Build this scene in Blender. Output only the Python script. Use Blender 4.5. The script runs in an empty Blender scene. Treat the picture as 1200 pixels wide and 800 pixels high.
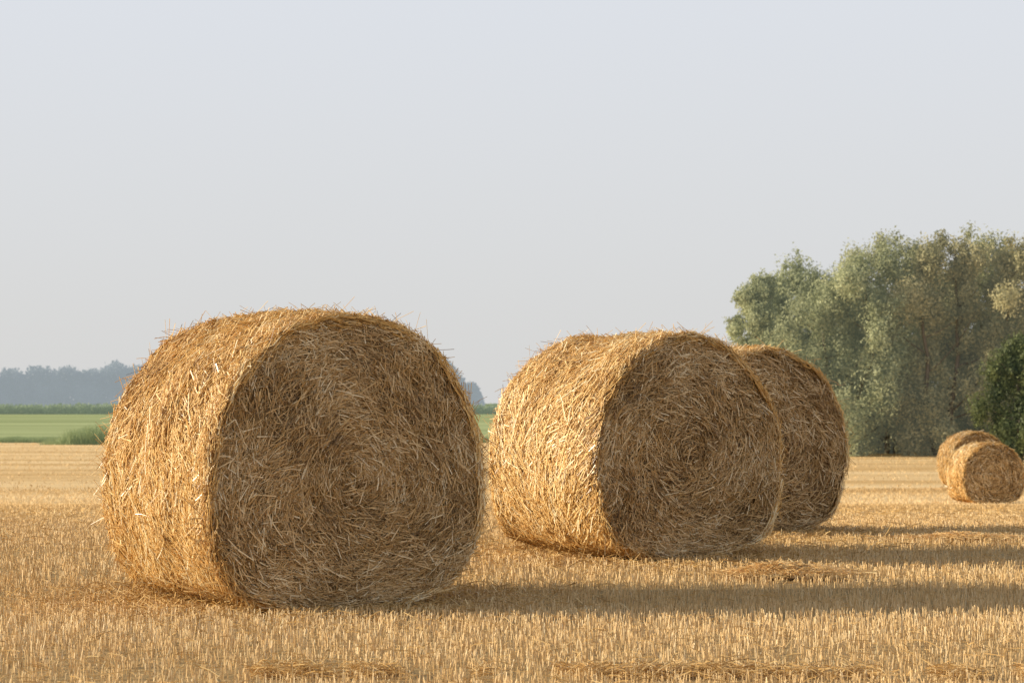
import bpy, math, numpy as np
from mathutils import Vector
scene=bpy.context.scene
scene.view_settings.view_transform='Standard'
scene.view_settings.look='None'
scene.view_settings.exposure=0
COL=scene.collection
CAMH=1.04

# ---------------------------------------------------------------- helpers
def noise(p,scale,seed,octs=3):
    """smooth pseudo noise on (N,k) points, about -1..1"""
    r=np.random.RandomState(seed); p=np.atleast_2d(p); out=np.zeros(len(p)); amp=1.0; tot=0
    for o in range(octs):
        for j in range(4):
            d=r.normal(size=p.shape[1]); d/=np.linalg.norm(d)
            out+=amp*np.sin((p@d)*scale*(0.7+0.6*r.rand())+r.rand()*6.28)
        tot+=amp*1.8; amp*=0.55; scale*=2.1
    return np.clip(out/tot,-1,1)

def mesh_obj(name,parts,mats,smooth=False):
    """parts: list of (verts, faces(n,k), tone per vert, material index)"""
    V=np.concatenate([p[0] for p in parts]).astype(np.float32)
    T=np.concatenate([p[2] for p in parts]).astype(np.float32)
    li=[];ls=[];mi=[];off=0;lo=0
    for v,f,t,m in parts:
        n,k=f.shape
        li.append((f+off).ravel()); ls.append(lo+np.arange(n)*k); mi.append(np.full(n,m))
        off+=len(v); lo+=n*k
    li=np.concatenate(li).astype(np.int32); ls=np.concatenate(ls).astype(np.int32); mi=np.concatenate(mi).astype(np.int32)
    me=bpy.data.meshes.new(name)
    me.vertices.add(len(V)); me.vertices.foreach_set('co',V.ravel())
    me.loops.add(len(li)); me.loops.foreach_set('vertex_index',li)
    me.polygons.add(len(ls)); me.polygons.foreach_set('loop_start',ls)
    me.update(calc_edges=True)
    me.polygons.foreach_set('material_index',mi)
    me.polygons.foreach_set('use_smooth',np.full(len(ls),smooth))
    a=me.attributes.new('tone','FLOAT','POINT'); a.data.foreach_set('value',T)
    for m in mats: me.materials.append(m)
    me.update()
    ob=bpy.data.objects.new(name,me); COL.objects.link(ob)
    return ob

def tubes(P,up,w,tone,sides=3,taper=None):
    """P (N,K,3) polylines -> prisms."""
    N,K,_=P.shape
    T=np.gradient(P,axis=1); T/=np.linalg.norm(T,axis=2,keepdims=True)+1e-9
    U=np.repeat(up[:,None,:],K,axis=1)
    S=np.cross(T,U); S/=np.linalg.norm(S,axis=2,keepdims=True)+1e-9
    U=np.cross(S,T)
    w=np.broadcast_to(np.asarray(w).reshape(-1,1,1),(N,1,1))
    if taper is not None: w=w*taper.reshape(1,K,1)
    rings=[]
    for j in range(sides):
        a=2*math.pi*j/sides+0.5
        rings.append(P+w*(math.cos(a)*S+math.sin(a)*U))
    V=np.stack(rings,axis=2).reshape(-1,3)
    base=(np.arange(N)*K*sides)[:,None,None]
    k=np.arange(K-1)[None,:,None]*sides; j=np.arange(sides)[None,None,:]; j2=(j+1)%sides
    F=np.stack([base+k+j,base+k+j2,base+k+sides+j2,base+k+sides+j],axis=-1).reshape(-1,4)
    return V,F,np.repeat(tone,K*sides)

def cards(C,D,U,l,w,tone):
    """flat leaf shaped quads (diamond)"""
    l=np.asarray(l).reshape(-1,1); w=np.asarray(w).reshape(-1,1)
    V=np.stack([C-D*l,C+U*w-D*l*0.1,C+D*l,C-U*w-D*l*0.1],axis=1).reshape(-1,3)
    F=np.arange(len(C)*4).reshape(-1,4)
    return V,F,np.repeat(tone,4)

def unit(a): return a/(np.linalg.norm(a,axis=-1,keepdims=True)+1e-9)

def grid_faces(nx,ny):
    i=np.arange(nx-1)[None,:]; j=np.arange(ny-1)[:,None]
    a=j*nx+i
    return np.stack([a,a+1,a+nx+1,a+nx],axis=-1).reshape(-1,4)

# ---------------------------------------------------------------- materials
def ramp_mat(name,stops,rough=0.6,spec=0.25,transl=0.0,noise_scale=None,noise_amt=0.3,haze_glow=None):
    m=bpy.data.materials.new(name); m.use_nodes=True
    nt=m.node_tree; nt.nodes.clear()
    out=nt.nodes.new('ShaderNodeOutputMaterial'); b=nt.nodes.new('ShaderNodeBsdfPrincipled')
    b.inputs['Roughness'].default_value=rough; b.inputs['Specular IOR Level'].default_value=spec
    if haze_glow:
        b.inputs['Emission Color'].default_value=(*haze_glow,1); b.inputs['Emission Strength'].default_value=1.0  # constant emission standing in for airlight haze
    at=nt.nodes.new('ShaderNodeAttribute'); at.attribute_name='tone'
    fac=at.outputs['Fac']
    if noise_scale:
        tc=nt.nodes.new('ShaderNodeTexCoord'); nz=nt.nodes.new('ShaderNodeTexNoise')
        nz.inputs['Scale'].default_value=noise_scale; nz.inputs['Detail'].default_value=5
        nt.links.new(tc.outputs['Object'],nz.inputs['Vector'])
        ma=nt.nodes.new('ShaderNodeMath'); ma.operation='MULTIPLY_ADD'
        ma.inputs[1].default_value=noise_amt*2; 
        nt.links.new(nz.outputs['Fac'],ma.inputs[0])
        ad=nt.nodes.new('ShaderNodeMath'); ad.operation='SUBTRACT'; ad.inputs[1].default_value=noise_amt
        nt.links.new(fac,ad.inputs[0]); nt.links.new(ad.outputs[0],ma.inputs[2]); fac=ma.outputs[0]
    cr=nt.nodes.new('ShaderNodeValToRGB'); e=cr.color_ramp.elements
    while len(e)<len(stops): e.new(0.5)
    for i,(p,c) in enumerate(stops): e[i].position=p; e[i].color=(*c,1)
    nt.links.new(fac,cr.inputs[0]); nt.links.new(cr.outputs[0],b.inputs['Base Color'])
    if transl>0:
        tr=nt.nodes.new('ShaderNodeBsdfTranslucent'); mx=nt.nodes.new('ShaderNodeMixShader'); mx.inputs[0].default_value=transl
        nt.links.new(cr.outputs[0],tr.inputs['Color'])
        nt.links.new(b.outputs[0],mx.inputs[1]); nt.links.new(tr.outputs[0],mx.inputs[2]); nt.links.new(mx.outputs[0],out.inputs[0])
    else: nt.links.new(b.outputs[0],out.inputs[0])
    return m

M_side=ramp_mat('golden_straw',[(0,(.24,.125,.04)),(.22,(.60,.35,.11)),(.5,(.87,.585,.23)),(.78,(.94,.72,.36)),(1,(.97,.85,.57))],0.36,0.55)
M_face=ramp_mat('end_straw',[(0,(.13,.075,.027)),(.3,(.39,.235,.09)),(.55,(.62,.405,.17)),(.8,(.79,.57,.29)),(1,(.92,.77,.50))],0.42,0.42)  # browner, darker ramp than the rolled side
M_core=ramp_mat('packed_straw',[(0,(.10,.055,.018)),(1,(.36,.22,.08))],0.9,0.1,noise_scale=30,noise_amt=.5)  # core coloured dark to paint shade into the gaps between straws
M_stub=ramp_mat('stubble_straw',[(0,(.36,.22,.09)),(.3,(.68,.465,.205)),(.6,(.86,.62,.31)),(1,(.95,.79,.50))],0.5,0.3,transl=.12)
M_litter=ramp_mat('fallen_straw',[(0,(.34,.20,.07)),(.4,(.68,.44,.17)),(1,(.90,.68,.34))],0.5,0.3)
M_heap=ramp_mat('bright_loose_straw',[(0,(.62,.41,.16)),(.4,(.93,.67,.32)),(1,(.97,.84,.53))],0.4,0.45,transl=.25)
M_bark=ramp_mat('bark',[(0,(.12,.11,.085)),(1,(.27,.24,.20))],0.9,0.1,noise_scale=4,noise_amt=.4)
def leafmat(n,d,l,haze_glow=(.044,.049,.044)):  # every foliage material carries emission as painted haze
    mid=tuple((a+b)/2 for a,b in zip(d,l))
    return ramp_mat(n,[(0,d),(.5,mid),(1,l)],0.55,0.25,transl=.36,haze_glow=haze_glow)
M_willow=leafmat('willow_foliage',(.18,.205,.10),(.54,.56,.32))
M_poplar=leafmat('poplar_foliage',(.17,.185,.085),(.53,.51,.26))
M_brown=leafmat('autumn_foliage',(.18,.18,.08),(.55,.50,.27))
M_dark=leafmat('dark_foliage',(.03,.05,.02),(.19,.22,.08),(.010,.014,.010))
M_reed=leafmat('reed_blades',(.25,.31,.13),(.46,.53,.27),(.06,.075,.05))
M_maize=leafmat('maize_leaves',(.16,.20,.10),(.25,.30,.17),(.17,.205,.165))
M_far=leafmat('hazy_foliage',(.08,.10,.11),(.14,.165,.18),(.39,.435,.46))  # atmospheric haze put into bluish leaf colour and strong emission

def ground_mat():
    m=bpy.data.materials.new('stubble_soil'); m.use_nodes=True; nt=m.node_tree; N=nt.nodes; L=nt.links
    b=N['Principled BSDF']; b.inputs['Roughness'].default_value=0.95; b.inputs['Specular IOR Level'].default_value=0.1
    geo=N.new('ShaderNodeNewGeometry')
    def nz(scale,det,vec,rough=.6):
        n=N.new('ShaderNodeTexNoise'); n.inputs['Scale'].default_value=scale; n.inputs['Detail'].default_value=det; n.inputs['Roughness'].default_value=rough
        L.new(vec,n.inputs['Vector']); return n.outputs['Fac']
    mp=N.new('ShaderNodeMapping'); mp.inputs['Scale'].default_value=(.07,1,1); mp.inputs['Rotation'].default_value=(0,0,math.radians(3)); L.new(geo.outputs['Position'],mp.inputs['Vector'])
    fine=nz(45,6,geo.outputs['Position'],.7); streak=nz(.3,5,mp.outputs[0],.6); big=nz(.12,4,mp.outputs[0])
    cr=N.new('ShaderNodeValToRGB'); cr.color_ramp.elements[0].position=.3; cr.color_ramp.elements[0].color=(.27,.165,.07,1)
    cr.color_ramp.elements[1].position=.7; cr.color_ramp.elements[1].color=(.66,.465,.21,1); L.new(fine,cr.inputs[0])
    cf=N.new('ShaderNodeValToRGB'); cf.color_ramp.elements[0].position=.36; cf.color_ramp.elements[0].color=(.68,.43,.17,1)
    cf.color_ramp.elements[1].position=.64; cf.color_ramp.elements[1].color=(.96,.70,.36,1); L.new(streak,cf.inputs[0])
    sx=N.new('ShaderNodeSeparateXYZ'); L.new(geo.outputs['Position'],sx.inputs[0])
    mr=N.new('ShaderNodeMapRange'); mr.inputs['From Min'].default_value=14; mr.inputs['From Max'].default_value=38; L.new(sx.outputs['Y'],mr.inputs['Value'])
    mx=N.new('ShaderNodeMix'); mx.data_type='RGBA'; L.new(mr.outputs[0],mx.inputs[0]); L.new(cr.outputs[0],mx.inputs[6]); L.new(cf.outputs[0],mx.inputs[7])
    cg=N.new('ShaderNodeValToRGB'); cg.color_ramp.elements[0].color=(.14,.20,.075,1); cg.color_ramp.elements[1].color=(.24,.30,.13,1); L.new(big,cg.inputs[0])
    m2=N.new('ShaderNodeMapRange'); m2.inputs['From Min'].default_value=131; m2.inputs['From Max'].default_value=133; L.new(sx.outputs['Y'],m2.inputs['Value'])
    mg=N.new('ShaderNodeMix'); mg.data_type='RGBA'; L.new(m2.outputs[0],mg.inputs[0]); L.new(mx.outputs[2],mg.inputs[6]); L.new(cg.outputs[0],mg.inputs[7])
    L.new(mg.outputs[2],b.inputs['Base Color'])
    bp=N.new('ShaderNodeBump'); bp.inputs['Strength'].default_value=.6; bp.inputs['Distance'].default_value=.03; L.new(fine,bp.inputs['Height']); L.new(bp.outputs[0],b.inputs['Normal'])
    return m
def green_mat():
    m=bpy.data.materials.new('green_crop'); m.use_nodes=True; nt=m.node_tree; N=nt.nodes; L=nt.links
    b=N['Principled BSDF']; b.inputs['Roughness'].default_value=0.9; b.inputs['Specular IOR Level'].default_value=0.1
    geo=N.new('ShaderNodeNewGeometry'); mp=N.new('ShaderNodeMapping'); mp.inputs['Scale'].default_value=(.03,.25,1); L.new(geo.outputs['Position'],mp.inputs['Vector'])
    n=N.new('ShaderNodeTexNoise'); n.inputs['Scale'].default_value=.35; n.inputs['Detail'].default_value=6; L.new(mp.outputs[0],n.inputs['Vector'])
    c=N.new('ShaderNodeValToRGB'); c.color_ramp.elements[0].position=.35; c.color_ramp.elements[0].color=(.28,.33,.125,1); c.color_ramp.elements[1].position=.65; c.color_ramp.elements[1].color=(.45,.50,.22,1)
    L.new(n.outputs['Fac'],c.inputs[0]); L.new(c.outputs[0],b.inputs['Base Color'])
    return m

# ---------------------------------------------------------------- ground
_yt=np.arange(-60,260,.5)
_zt=np.interp(_yt,[-60,18,25,35,50,62,100],[0,0,-.22,-.60,-1.20,-1.24,-1.24])
_zt=np.convolve(np.pad(_zt,4,mode='edge'),np.ones(9)/9,'valid')
def gz(x,y):
    z=np.interp(y,_yt,_zt)
    near=np.clip((80-np.abs(y))/60,0,1)
    return z+near*0.010*noise(np.stack([x,y],1),1.3,5,2)
xs=np.concatenate([-np.geomspace(6000,9,40),np.linspace(-8,8,121),np.geomspace(9,6000,40)])
ys=np.concatenate([np.linspace(-60,4,20),np.linspace(5,30,160),np.linspace(30.5,70,80),np.geomspace(72,7000,60)])
X,Y=np.meshgrid(xs,ys); x=X.ravel(); y=Y.ravel()
g=mesh_obj('ground',[(np.stack([x,y,gz(x,y)],1),grid_faces(len(xs),len(ys)),np.zeros(len(x)),0)],[ground_mat()],True)
g['kind']='structure'; g['label']='harvested stubble field on flat farmland'; g['category']='ground'
xs=np.linspace(-500,500,30); ys=np.linspace(133,520,30); X,Y=np.meshgrid(xs,ys); x=X.ravel(); y=Y.ravel()
g=mesh_obj('crop_field',[(np.stack([x,y,np.full(len(x),-1.20)],1),grid_faces(30,30),np.zeros(len(x)),0)],[green_mat()],True)
g['kind']='structure'; g['label']='bright green crop field beyond the stubble'; g['category']='field'

# ---------------------------------------------------------------- bales
PHI=math.radians(33)
BALES=[ # front face centre x,y, radius, length, phi, seed, nside, nface
 (-0.80,11.33,.812,1.24,PHI,11,54000,34000,'large round straw bale with frayed golden side on stubble'),
 (1.165,14.82,.80,1.25,PHI,22,38000,22000,'round straw bale standing close beside another bale'),
 (2.08,18.15,.815,1.25,PHI,33,16000,11000,'round straw bale half hidden behind its neighbour'),
 (10.58,50.0,.74,1.15,math.radians(8),44,7000,4000,'small looking distant round straw bale near the trees'),
 (12.30,60.0,.825,1.2,math.radians(6),55,3000,2000,'distant round straw bale behind another bale'),
]
def build_bale(fx,fy,R,Ln,phi,seed,ns,nf,label):
    r=np.random.RandomState(seed)
    CZ=R-.12
    far=fy>30
    def Rad(th,t):
        p=np.stack([np.cos(th),np.sin(th),t*1.2],1)
        lo=.013*noise(p,2.2,seed,2)+.012*noise(p,9,seed+1,2)
        e=np.abs(t)/(Ln/2)
        edge=np.clip((e-.96)/.04,0,1.2)
        return R+lo-.010*e**2-.012*edge**2
    def flat(P):
        z=P[...,2]; z2=np.where(z<.13,.13-(.13-z)*.50,z); P[...,2]=np.maximum(z2,.003); return P
    def wide(s): return .964+.12*np.clip(-s*1.2,0,1)**1.3
    def side_map(th,t,h):
        q=Rad(th,t)+h
        xx=q*np.cos(th)*wide(np.sin(th)); zz=q*np.sin(th)
        return flat(np.stack([xx,t,zz+CZ],-1))
    def face_h(rho,th):
        p=np.stack([rho*np.cos(th),rho*np.sin(th)],1)
        s=.016*(1-(rho/R)**2)+.003*np.sin(2*math.pi*(rho/.12)-th+1.5*noise(p,4,seed+12,2))+.016*noise(p,6,seed+2,2)+.008*noise(p,22,seed+9,2)
        return s-.024*np.clip((rho/R-.96)/.04,0,1.3)**2
    def face_map(px,pz,h,sgn):
        rho=np.hypot(px,pz); th=np.arctan2(pz,px)
        y=sgn*(Ln/2-.01+face_h(rho,th)+h)
        k=(Rad(th,np.full_like(th,sgn*Ln*.48)))/R
        return flat(np.stack([px*k*wide(np.sin(th)*rho/R),y,pz*k+CZ],-1))
    empty=bpy.data.objects.new('straw_bale',None); COL.objects.link(empty)
    empty.empty_display_size=.3
    parts=[]
    nt_,nl=120,24
    th=np.linspace(0,2*math.pi,nt_); t=np.linspace(-Ln/2*.985,Ln/2*.985,nl); TH,TT=np.meshgrid(th,t)
    V=side_map(TH.ravel(),TT.ravel(),np.full(TH.size,-.030))
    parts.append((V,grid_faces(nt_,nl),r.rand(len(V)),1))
    K=4; sp=np.linspace(-.5,.5,K)
    th0=r.rand(ns)*2*math.pi; t0=(r.rand(ns)-.5)*Ln*1.0
    p=np.stack([np.cos(th0)*R,np.sin(th0)*R,t0],1)
    ang=.6*noise(p,4.5,seed+3,3)+r.normal(size=ns)*.36
    rnd=r.rand(ns)<.20; ang[rnd]=r.uniform(-1.5,1.5,rnd.sum())
    ln=r.uniform(.06,.28,ns)*np.where(rnd,.65,1)
    layer=r.rand(ns)**.8
    big=r.rand(ns)<.13
    h0=-.036+.043*layer+.011*noise(p,20,seed+4,2)+.004*big
    tilt=r.normal(size=ns)*.012
    bend=r.normal(size=ns)*.005
    TH=th0[:,None]+ (np.cos(ang)*ln)[:,None]*sp/R
    TT=t0[:,None]+ (np.sin(ang)*ln)[:,None]*sp + bend[:,None]*(4*sp**2)
    TT=np.clip(TT,-Ln/2-.018,Ln/2+.018)
    H=h0[:,None]+tilt[:,None]*sp*2+ (r.rand(ns)*.006)[:,None]*(4*sp**2)
    P=side_map(TH.ravel(),TT.ravel(),H.ravel()).reshape(ns,K,3)
    up=np.stack([np.cos(th0),0*th0,np.sin(th0)],1)
    tone=np.clip(.42+.24*noise(p,5,seed+5,3)+r.normal(size=ns)*.26+.24*(layer-.5)+.18*big,0,1)
    wm=1.0 if not far else 2.2
    wv=r.uniform(.0011,.0026,ns)+.0013*big
    V,F,T=tubes(P,up,wv*wm*(1.0 if fy<13 else 1.15),tone); parts.append((V,F,T,0))
    n2=int(ns*.10)
    th0=r.rand(n2)*2*math.pi; t0=(r.rand(n2)-.5)*Ln
    k=r.rand(n2)<.45; t0[k]=np.sign(t0[k])*(Ln/2-r.rand(k.sum())*.06)
    e=np.stack([np.cos(th0),0*th0,np.sin(th0)],1); tg=np.stack([-np.sin(th0),0*th0,np.cos(th0)],1); ax=np.array([0,1.,0])
    base=side_map(th0,t0,np.full(n2,-.005))
    d=unit(e*r.uniform(.08,.75,n2)[:,None]+tg*(np.sign(r.rand(n2)-.5)*r.uniform(.3,1,n2))[:,None]+ax*r.normal(size=n2)[:,None]*.5)
    ln=np.clip(r.exponential(.040,n2)+.028,.03,.15)
    sp2=np.linspace(0,1,K)
    grav=np.array([0,0,-1.])
    P=base[:,None,:]+d[:,None,:]*(ln[:,None]*sp2)[:,:,None]+grav*((ln*r.uniform(-.1,.3,n2))[:,None]*sp2**2)[:,:,None]
    P[...,2]=np.maximum(P[...,2],.006)
    V,F,T=tubes(P,tg,r.uniform(.0010,.0019,n2)*wm,np.clip(.38+r.normal(size=n2)*.2,0,.7)); parts.append((V,F,T,0))
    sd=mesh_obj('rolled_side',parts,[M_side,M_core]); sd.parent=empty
    sd['label']='sunlit golden rolled side with hanging straw'
    for sgn,cnt in ((-1,nf),(1,int(nf*.35))):
        parts=[]
        rr=np.linspace(0.0,R*.985,26); aa=np.linspace(0,2*math.pi,97); A,Q=np.meshgrid(aa,rr)
        V=face_map((Q*np.cos(A)).ravel(),(Q*np.sin(A)).ravel(),np.full(A.size,-.034),sgn)
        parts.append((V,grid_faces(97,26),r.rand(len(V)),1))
        rho=R*np.sqrt(r.rand(cnt))*.985; th0=r.rand(cnt)*2*math.pi
        px=rho*np.cos(th0); pz=rho*np.sin(th0); p=np.stack([px,pz],1)
        ang=.8*noise(p,7,seed+6,3)+r.normal(size=cnt)*.46+.10
        rnd=r.rand(cnt)<.28; ang[rnd]=r.uniform(-1.6,1.6,rnd.sum())
        ln=r.uniform(.03,.17,cnt)*np.where(rnd,.7,1)
        # straws: straight chords laid along the coil
        c_=np.cos(th0); s_=np.sin(th0); dirx=-s_*np.cos(ang)+c_*np.sin(ang); dirz=c_*np.cos(ang)+s_*np.sin(ang)
        crv=(.5*ln/np.maximum(rho,.30))*.35*np.cos(ang)*ln
        PX=px[:,None]+(dirx*ln)[:,None]*sp-(c_*crv)[:,None]*(4*sp**2)*.5; PZ=pz[:,None]+(dirz*ln)[:,None]*sp-(s_*crv)[:,None]*(4*sp**2)*.5
        q=np.hypot(PX,PZ); kk=np.minimum(1,R/np.maximum(q,1e-6)); PX*=kk; PZ*=kk
        layer=r.rand(cnt)**.8
        big=r.rand(cnt)<.10
        h=(-.040+.048*layer+.003*big)[:,None]+(r.normal(size=cnt)*.014)[:,None]*sp*2
        P=face_map(PX.ravel(),PZ.ravel(),h.ravel(),sgn).reshape(cnt,K,3)
        up=np.tile(np.array([[0,float(sgn),0]]),(cnt,1))
        ring=.03*np.sin(2*math.pi*rho/.16-th0)
        tone=np.clip(.40+ring+.20*noise(p,8,seed+7,3)+r.normal(size=cnt)*.24+.30*(layer-.5)+.22*big,0,1)
        wv=r.uniform(.0010,.0023,cnt)+.0012*big
        V,F,T=tubes(P,up,wv*wm*(1.0 if fy<13 else 1.15),tone); parts.append((V,F,T,0))
        n3=int(cnt*.07); rho=R*np.sqrt(r.rand(n3))*.96; th0=r.rand(n3)*6.283
        base=face_map(rho*np.cos(th0),rho*np.sin(th0),np.zeros(n3)-.01,sgn)
        tg=np.stack([-np.sin(th0),0*th0,np.cos(th0)],1)
        d=unit(np.array([0,float(sgn),0])*r.uniform(.15,.7,n3)[:,None]+tg*(r.normal(size=n3))[:,None]+r.normal(size=(n3,3))*.25)
        d[:,1]=np.abs(d[:,1])*sgn
        ln=np.clip(r.exponential(.028,n3)+.025,.02,.10)
        P=base[:,None,:]+d[:,None,:]*(ln[:,None]*sp2)[:,:,None]+grav*((ln*r.uniform(0,.3,n3))[:,None]*sp2**2)[:,:,None]
        P[...,2]=np.maximum(P[...,2],.006)
        V,F,T=tubes(P,tg+.01,r.uniform(.0010,.0019,n3)*wm,np.clip(.52+r.normal(size=n3)*.2,0,1)); parts.append((V,F,T,0))
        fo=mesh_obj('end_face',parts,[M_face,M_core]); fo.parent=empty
        fo['label']='shaded end face of coiled straw'
    n=np.array([math.sin(phi),-math.cos(phi)])
    c=np.array([fx,fy])-n*Ln/2
    z=float(gz(np.array([c[0]]),np.array([c[1]]))[0]) 
    empty.location=(c[0],c[1],z-.004); empty.rotation_euler=(0,0,phi)
    empty['label']=label; empty['category']='straw bale'; empty['group']='round straw bales on the stubble field'
    return c,phi,Ln,R
foot=[build_bale(*b) for b in BALES]
def outside_bales(x,y,half=.60,extra=.13):
    ok=np.ones(len(x),bool)
    for c,phi,Ln,R in foot:
        dx=x-c[0]; dy=y-c[1]
        u=dx*math.cos(phi)+dy*math.sin(phi); v=-dx*math.sin(phi)+dy*math.cos(phi)
        ok&=~((np.abs(u)<half)&(np.abs(v)<Ln/2+extra))
    return ok

# ---------------------------------------------------------------- stubble
def stubble(y0,y1,dens,hmin,hmax,w,row,side,seed,wid=.25,pad=1.0):
    r=np.random.RandomState(seed)
    xm=wid*y1+pad
    n=int(dens*(y1-y0)*2*xm)
    y=r.uniform(y0,y1,n); x=r.uniform(-xm,xm,n)
    k=np.abs(x)<wid*y+pad; x=x[k]; y=y[k]
    if row:
        a=math.radians(7); v=-x*math.sin(a)+y*math.cos(a); u=x*math.cos(a)+y*math.sin(a)
        v=(np.round(v/row))*row+r.normal(size=len(v))*row*.19+.015*np.sin(u*3)
        u=u+.012*np.sin(u*40+v*50)
        x=u*math.cos(a)-v*math.sin(a); y=u*math.sin(a)+v*math.cos(a)
    p=np.stack([x,y],1)
    dn=noise(p*np.array([.5,1.3]),1.6,seed+1,3)
    k=(r.rand(len(x))<.94+.3*dn)&outside_bales(x,y); x=x[k];y=y[k];dn=dn[k]; n=len(x)
    h=r.uniform(hmin,hmax,n)*(1+.12*dn)
    low=r.rand(n)<.12; h[low]*=.5
    lean=r.normal(size=(n,2))*.11
    br=r.rand(n)<.06; lean[br]*=4
    z=gz(x,y)
    band=.20*noise(np.stack([x*.06,y],1),.35,77,3)
    B=np.stack([x,y,z-.01],1); D=np.stack([lean[:,0],lean[:,1],np.ones(n)],1)
    D=unit(D)
    if side==3:
        P=B[:,None,:]+D[:,None,:]*(h[:,None]*np.array([0,1.]))[:,:,None]
        up=unit(np.stack([np.cos(x*99),np.sin(x*99),0*x],1))
        ww=r.uniform(.6,1.3,n)*w
        V,F,T=tubes(P,up,ww,np.clip(.52+band*.5+.08*dn+r.normal(size=n)*.19,0,1))
        return [(V,F,T,0)]
    an=r.uniform(-.9,.9,n); S=np.stack([np.cos(an),np.sin(an),0*an],1)*(r.uniform(.6,1.4,n)*w)[:,None]
    V=np.stack([B-S,B+S,B+S*.8+D*h[:,None],B-S*.8+D*h[:,None]],1).reshape(-1,3)
    return [(V,np.arange(n*4).reshape(-1,4),np.repeat(np.clip(.47+band+.1*dn+r.normal(size=n)*.11,0,1),4),0)]
parts=stubble(6.5,13,1400,.040,.070,.0018,.13,3,70)
parts+=stubble(13,24,700,.040,.070,.0025,.13,3,71)
parts+=stubble(24,60,95,.040,.070,.0055,.25,2,72,pad=2)
parts+=stubble(60,131,6,.03,.06,.014,0,2,73,wid=.27,pad=4)
s=mesh_obj('stubble',parts,[M_stub]); s['kind']='stuff'; s['label']='short cut straw stubble in drilled rows'; s['category']='stubble'

# ---------------------------------------------------------------- litter lying on stubble
def litter(n,xf,yf,hz,seed,lmin=.04,lmax=.22,w=.0022,flat=.25,keep=None,half=.5,extra=.02):
    r=np.random.RandomState(seed)
    x=xf(r,n); y=yf(r,n)
    an=r.uniform(0,6.283,n); D=unit(np.stack([np.cos(an),np.sin(an),r.normal(size=n)*flat],1))
    ln=r.uniform(lmin,lmax,n)
    z=gz(x,y)+hz(r,x,y)
    C=np.stack([x,y,z],1); sp=np.linspace(-.5,.5,3)
    P=C[:,None,:]+D[:,None,:]*(ln[:,None]*sp)[:,:,None]
    P[:,:,2]-=(ln*r.uniform(0,.25,n))[:,None]*(4*sp**2)*.3
    P[...,2]=np.maximum(P[...,2],(gz(x,y)+.004)[:,None])
    k=outside_bales(x,y,half,extra)
    if keep is not None: k&=keep(x,y)
    P=P[k]; nn=len(P)
    return tubes(P,np.tile([[0,0,1.]],(nn,1)),(r.uniform(.7,1.4,n)*w)[k],np.clip(.5+r.normal(size=n)*.22,0,1)[k])+(0,)
def r_keep(x,y): return noise(np.stack([x*3.5,y*2],1),2.2,9,4)>.12-.16*x
parts=[litter(6000,lambda r,n:r.uniform(-4.5,4.5,n),lambda r,n:r.uniform(7,17,n),lambda r,x,y:.005+.05*r.rand(len(x)),80,lmax=.13,w=.0016),
       litter(6000,lambda r,n:r.uniform(-8,8,n),lambda r,n:r.uniform(16,32,n),lambda r,x,y:.01+.05*r.rand(len(x)),81,w=.0028),
       litter(4200,lambda r,n:r.uniform(-1.0,2.8,n),lambda r,n:8.70+r.normal(size=n)*.08,lambda r,x,y:.003+.045*r.rand(len(x)),82,lmax=.13,w=.0017,keep=r_keep)]
for i in range(3):
    c=foot[i][0]
    parts.append(litter(4500,lambda r,n:c[0]+r.normal(size=n)*.64,lambda r,n:c[1]+r.normal(size=n)*.64,lambda r,x,y:.004+.045*r.rand(len(x)),90+i,lmax=.16,flat=.4))
s=mesh_obj('fallen_straw',parts,[M_litter]); s['kind']='stuff'; s['label']='loose chopped straw scattered over the stubble'; s['category']='straw'
def heap(cx,cy,sx,sy,h,n,seed,label):
    def hz(r,x,y):
        q=((x-cx)/sx)**2+((y-cy)/sy)**2
        return .05+h*np.exp(-q*1.2)*r.rand(len(x))**.35*(1+.3*np.sin(x*9+cx))
    ob=mesh_obj('straw_heap',[litter(n,lambda r,n:cx+r.normal(size=n)*sx*.6,lambda r,n:cy+r.normal(size=n)*sy*.5,hz,seed,.04,.15,.0018,.16)],[M_heap])
    ob['label']=label; ob['category']='straw heap'; ob['group']='loose straw heaps on the field'
def at(px,py): 
    d=2667*CAMH/(py-472); return ((px-600)/2667*d,d)
a=at(925,679); heap(a[0],a[1],.26,.17,.065,2000,101,'low heap of loose golden straw lying on stubble')
a=at(1145,636); heap(a[0],a[1]+.3,.35,.2,.035,900,102,'low heap of loose golden straw lying on stubble')

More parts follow.
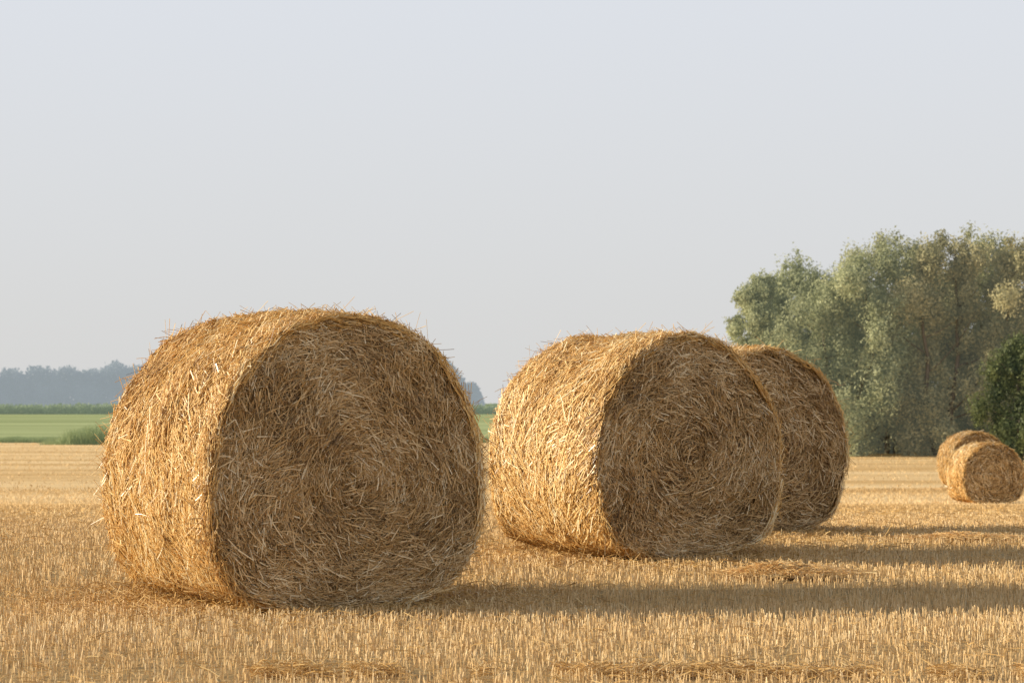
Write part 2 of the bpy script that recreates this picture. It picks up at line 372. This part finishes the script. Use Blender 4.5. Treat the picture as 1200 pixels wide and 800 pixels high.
# ---------------------------------------------------------------- trees
def tube_path(pts,rad,sides=7):
    P=np.array(pts)[None]; rad=np.array(rad)
    V,F,T=tubes(P,np.array([[.3,1,.1]]),1.0,np.array([.5]),sides,rad); return V,F,T,0
def tree(name,x,y,h,wd,mat,seed,nleaf,label,low=.04,clumpy=1.0,leaf=.065,gap=.0,category='tree',spread=1.0,shape=.6):
    r=np.random.RandomState(seed); z0=float(gz(np.array([x]),np.array([y]))[0])
    em=bpy.data.objects.new(name,None); COL.objects.link(em); em.location=(x,y,z0)
    wood=[]
    nst=1 if h<8 else (2 if h<10 else 3)
    cl=[]
    for st in range(nst):
        ox=(st-(nst-1)/2)*wd*.32; top=h*(.93,.84,.89)[(st+seed)%3] if nst>1 else h*.97
        if st==nst//2: top=h*.98
        zs=np.linspace(-.1,top*.93,9); px=ox*np.clip(zs/h*2,0.25,1)+np.cumsum(r.normal(size=9))*.11*h/10; py=np.cumsum(r.normal(size=9))*.1
        px-=px[0]-ox*.25
        px-=(px[-1]-ox)*.6*np.linspace(0,1,9)
        r0=.018*h/np.sqrt(nst); rad=r0*(1-zs/top)*.95+.02
        tp=np.stack([px,py,zs],1); wood.append(tube_path(tp,rad,8))
        nb=int(17*clumpy)
        for i in range(nb):
            f=low+(.95-low)*(i+r.rand())/nb; zc=f*top
            bx=np.interp(zc,zs,px); by=np.interp(zc,zs,py)
            prof=(math.sin(math.pi*min(1,(f*.74+.22)))**shape)
            le=wd*.48*prof*r.uniform(.45,1.15)
            an=i*2.4+r.rand()*1.4+st; dx,dy=math.cos(an),math.sin(an)
            rise=le*r.uniform(.3,1.15)
            q=[(bx+dx*le*s,by+dy*le*s*.9,max(.2,zc-rise*.4+rise*s**1.3)) for s in (0,.35,.7,1)]
            wood.append(tube_path(q,np.array([.30,.22,.12,.05])*r0*(1.2-f)+.008,5))
            for s in (.4,.72,1.0):
                if r.rand()<gap: continue
                c=np.array([bx+dx*le*s,by+dy*le*s*.9,min(h*.96,max(.3,zc-rise*.4+rise*s**1.3))])+r.normal(size=3)*.24
                rr=r.uniform(.27,.74)*wd/4.2*spread*(1.08-.22*f)
                cl.append((c,rr,rr*r.uniform(.85,1.6)))
        for s in range(3): cl.append((np.array([px[-1]+r.normal()*.2,py[-1],top*(.83+.055*s)]),.42,.55))
    cl_c=np.array([c[0] for c in cl]); cr=np.array([c[1] for c in cl]); ch=np.array([c[2] for c in cl])
    wgt=cr**1.7*ch; wgt/=wgt.sum()
    idx=r.choice(len(cl),nleaf,p=wgt)
    d=unit(r.normal(size=(nleaf,3))); rad=r.rand(nleaf)**.55
    sub=noise(np.concatenate([d*2.0,idx[:,None]*3.1],1),3.0,seed+3,2)
    k=rad*(1.08+.55*sub)
    C=cl_c[idx]+d*np.stack([cr[idx],cr[idx],ch[idx]],1)*k[:,None]
    C[:,2]=np.clip(C[:,2],.05,None)
    nrm=unit(d+r.normal(size=(nleaf,3))*.5)
    D=unit(np.cross(nrm,r.normal(size=(nleaf,3)))+np.array([0,0,-.4])); U=unit(np.cross(nrm,D))
    cltone=r.normal(size=len(cl))*.16
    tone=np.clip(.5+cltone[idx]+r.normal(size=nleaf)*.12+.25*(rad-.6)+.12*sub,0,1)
    V,F,T=cards(C,D,U,r.uniform(.7,1.4,nleaf)*leaf,r.uniform(.6,1.2,nleaf)*leaf*.6,tone)
    t=mesh_obj('trunk',wood,[M_bark],True); t.parent=em
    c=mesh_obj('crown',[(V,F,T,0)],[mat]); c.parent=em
    em['label']=label; em['category']=category; em['group']='trees at the field edge'
    return em
def txy(px,d): return ((px-600)/2667*d,d)
TR=[('willow_tree',883,100,7.95,3.4,M_willow,'slender grey-green willow at the edge of the group'),
    ('willow_tree',934,103,8.7,4.8,M_willow,'broad pale green willow with leafy skirts'),
    ('willow_tree',990,98,8.9,5.0,M_willow,'broad pale green willow with leafy skirts'),
    ('poplar_tree',1048,102,10.4,4.5,M_poplar,'tallest olive green tree with pointed crown'),
    ('poplar_tree',1102,98,9.8,4.3,M_brown,'tall sparse tree with thin olive brown foliage'),
    ('poplar_tree',1150,102,10.2,4.5,M_poplar,'tall olive green tree at the field edge'),
    ('poplar_tree',1196,98,9.95,4.3,M_brown,'tall sparse tree with thin olive brown foliage'),
    ('poplar_tree',1245,101,9.6,4.2,M_poplar,'tall olive green tree at the field edge'),
    ('willow_tree',1300,103,9.2,4.4,M_willow,'broad pale green willow with leafy skirts')]
for i,(nm,px,d,h,w,m,lb) in enumerate(TR):
    X0,Y0=txy(px,d)
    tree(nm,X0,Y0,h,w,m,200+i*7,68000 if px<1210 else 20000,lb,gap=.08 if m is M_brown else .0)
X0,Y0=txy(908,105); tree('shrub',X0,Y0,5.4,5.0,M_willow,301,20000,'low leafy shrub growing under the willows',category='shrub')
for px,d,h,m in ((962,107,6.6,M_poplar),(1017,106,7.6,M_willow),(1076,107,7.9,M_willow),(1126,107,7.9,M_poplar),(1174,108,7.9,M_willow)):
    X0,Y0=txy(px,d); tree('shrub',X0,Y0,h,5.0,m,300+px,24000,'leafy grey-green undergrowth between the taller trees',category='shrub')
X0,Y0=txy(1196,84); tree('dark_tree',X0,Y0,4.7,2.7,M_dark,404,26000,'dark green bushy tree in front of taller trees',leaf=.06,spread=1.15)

# ---------------------------------------------------------------- far vegetation
def mass(name,xa,xb,y,dep,hfun,z0,n,leaf,mat,seed,label,cat):
    r=np.random.RandomState(seed)
    x=r.uniform(xa,xb,n); yy=y+r.uniform(0,dep,n); H=hfun(x)
    f=r.rand(n)**.8; z=z0+H*f
    z+=np.where(f>.85,r.normal(size=n)*leaf*.8,0)
    D=unit(r.normal(size=(n,3))); U=unit(np.cross(D,r.normal(size=(n,3))))
    tone=np.clip(.35+.25*f+.25*noise(np.stack([x,z*1.5],1),2.2/leaf*.12,seed,3)+r.normal(size=n)*.12,0,1)
    V,F,T=cards(np.stack([x,yy,z],1),D,U,r.uniform(.7,1.3,n)*leaf,r.uniform(.6,1,n)*leaf*.8,tone)
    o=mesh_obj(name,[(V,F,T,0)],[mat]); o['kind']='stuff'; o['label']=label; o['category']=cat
def hw(x):
    p=x[:,None]; a=14.8+1.2*noise(p,.06,3,2)+2.4*np.abs(np.sin(x*.21+np.sin(x*.05)*3))+2.2*noise(p,.45,4,3)
    return a*np.clip((-11-x)/12,0,1)**.5
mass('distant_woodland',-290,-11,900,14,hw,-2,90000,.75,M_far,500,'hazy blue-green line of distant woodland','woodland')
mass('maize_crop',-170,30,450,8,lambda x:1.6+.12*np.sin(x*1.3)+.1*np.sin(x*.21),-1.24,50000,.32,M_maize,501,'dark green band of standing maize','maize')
def blades(name,xa,xb,y0,dep,hmin,hmax,n,w,mat,seed,label,cat):
    r=np.random.RandomState(seed); x=r.uniform(xa,xb,n) if name!='reeds' else (xa+xb)/2+np.clip(r.normal(size=n)*(xb-xa)*.27,-(xb-xa)*.6,(xb-xa)*.6); y=y0+r.uniform(0,dep,n)
    dn=noise(x[:,None],1.1,seed,3); h=r.uniform(hmin,hmax,n)*(1+.35*dn)
    if name=='reeds': h*=np.exp(-((x-(xa+xb)/2)/((xb-xa)*.5))**2)
    B=np.stack([x,y,gz(x,y)],1); D=unit(np.stack([r.normal(size=n)*.22,r.normal(size=n)*.22,np.ones(n)],1))
    sp=np.array([0,.5,1.]); P=B[:,None,:]+D[:,None,:]*(h[:,None]*sp)[:,:,None]; P[:,:,0]+=(r.normal(size=n)*.12)[:,None]*sp**2
    V,F,T=tubes(P,np.tile([[0,1.,0.01]],(n,1)),r.uniform(.6,1.3,n)*w,np.clip(.45+r.normal(size=n)*.2,0,1),3,np.array([1,.8,.2]))
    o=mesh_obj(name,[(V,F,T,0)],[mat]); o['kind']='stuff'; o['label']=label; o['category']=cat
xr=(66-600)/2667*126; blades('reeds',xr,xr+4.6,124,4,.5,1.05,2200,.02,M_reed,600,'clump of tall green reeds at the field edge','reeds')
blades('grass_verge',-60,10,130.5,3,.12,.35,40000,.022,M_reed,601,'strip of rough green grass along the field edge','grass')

# ---------------------------------------------------------------- light
EL=math.radians(19)
sd=Vector((math.cos(EL)*1.0,math.cos(EL)*.01,-math.sin(EL)))
sl=bpy.data.lights.new('sun','SUN'); sl.angle=math.radians(.6); sl.color=(1.0,.87,.67)
sl.energy=5.0
so=bpy.data.objects.new('sun',sl); COL.objects.link(so); so.rotation_euler=sd.to_track_quat('-Z','Y').to_euler(); so.location=(-20,0,10)
sl.energy=5.7
w=bpy.data.worlds.new('World'); scene.world=w; w.use_nodes=True; N=w.node_tree.nodes; L=w.node_tree.links
bg=N['Background']; bg.inputs['Strength'].default_value=.1
sky=N.new('ShaderNodeTexSky'); sky.sky_type='NISHITA'; sky.sun_disc=False; sky.sun_elevation=EL; sky.sun_rotation=math.radians(-90); sky.dust_density=3; sky.air_density=1
tc=N.new('ShaderNodeTexCoord'); sx=N.new('ShaderNodeSeparateXYZ'); L.new(tc.outputs['Generated'],sx.inputs[0])
cr=N.new('ShaderNodeValToRGB'); cr.color_ramp.interpolation='B_SPLINE'; e=cr.color_ramp.elements; e[0].position=0; e[0].color=(.70,.695,.68,1); e[1].position=.85; e[1].color=(.27,.32,.43,1)
m=e.new(.07); m.color=(.72,.73,.74,1); m=e.new(.17); m.color=(.75,.78,.835,1); m=e.new(.27); m.color=(.75,.79,.86,1); m=e.new(.5); m.color=(.47,.51,.60,1)
L.new(sx.outputs['Z'],cr.inputs[0])
sc=N.new('ShaderNodeVectorMath'); sc.operation='SCALE'; sc.inputs['Scale'].default_value=10; L.new(cr.outputs[0],sc.inputs[0])
mx=N.new('ShaderNodeMix'); mx.data_type='RGBA'; mx.inputs[0].default_value=.95; L.new(sky.outputs[0],mx.inputs[6]); L.new(sc.outputs[0],mx.inputs[7]); L.new(mx.outputs[2],bg.inputs['Color'])

# ---------------------------------------------------------------- camera
cd=bpy.data.cameras.new('camera'); cd.lens=80; cd.sensor_width=36; cd.clip_end=12000; cd.clip_start=.1
cd.dof.use_dof=True; cd.dof.focus_distance=12.0; cd.dof.aperture_fstop=8
co=bpy.data.objects.new('camera',cd); COL.objects.link(co); co.location=(0,0,CAMH); co.rotation_euler=(math.radians(90)+math.atan(72/2667),0,0)
scene.camera=co
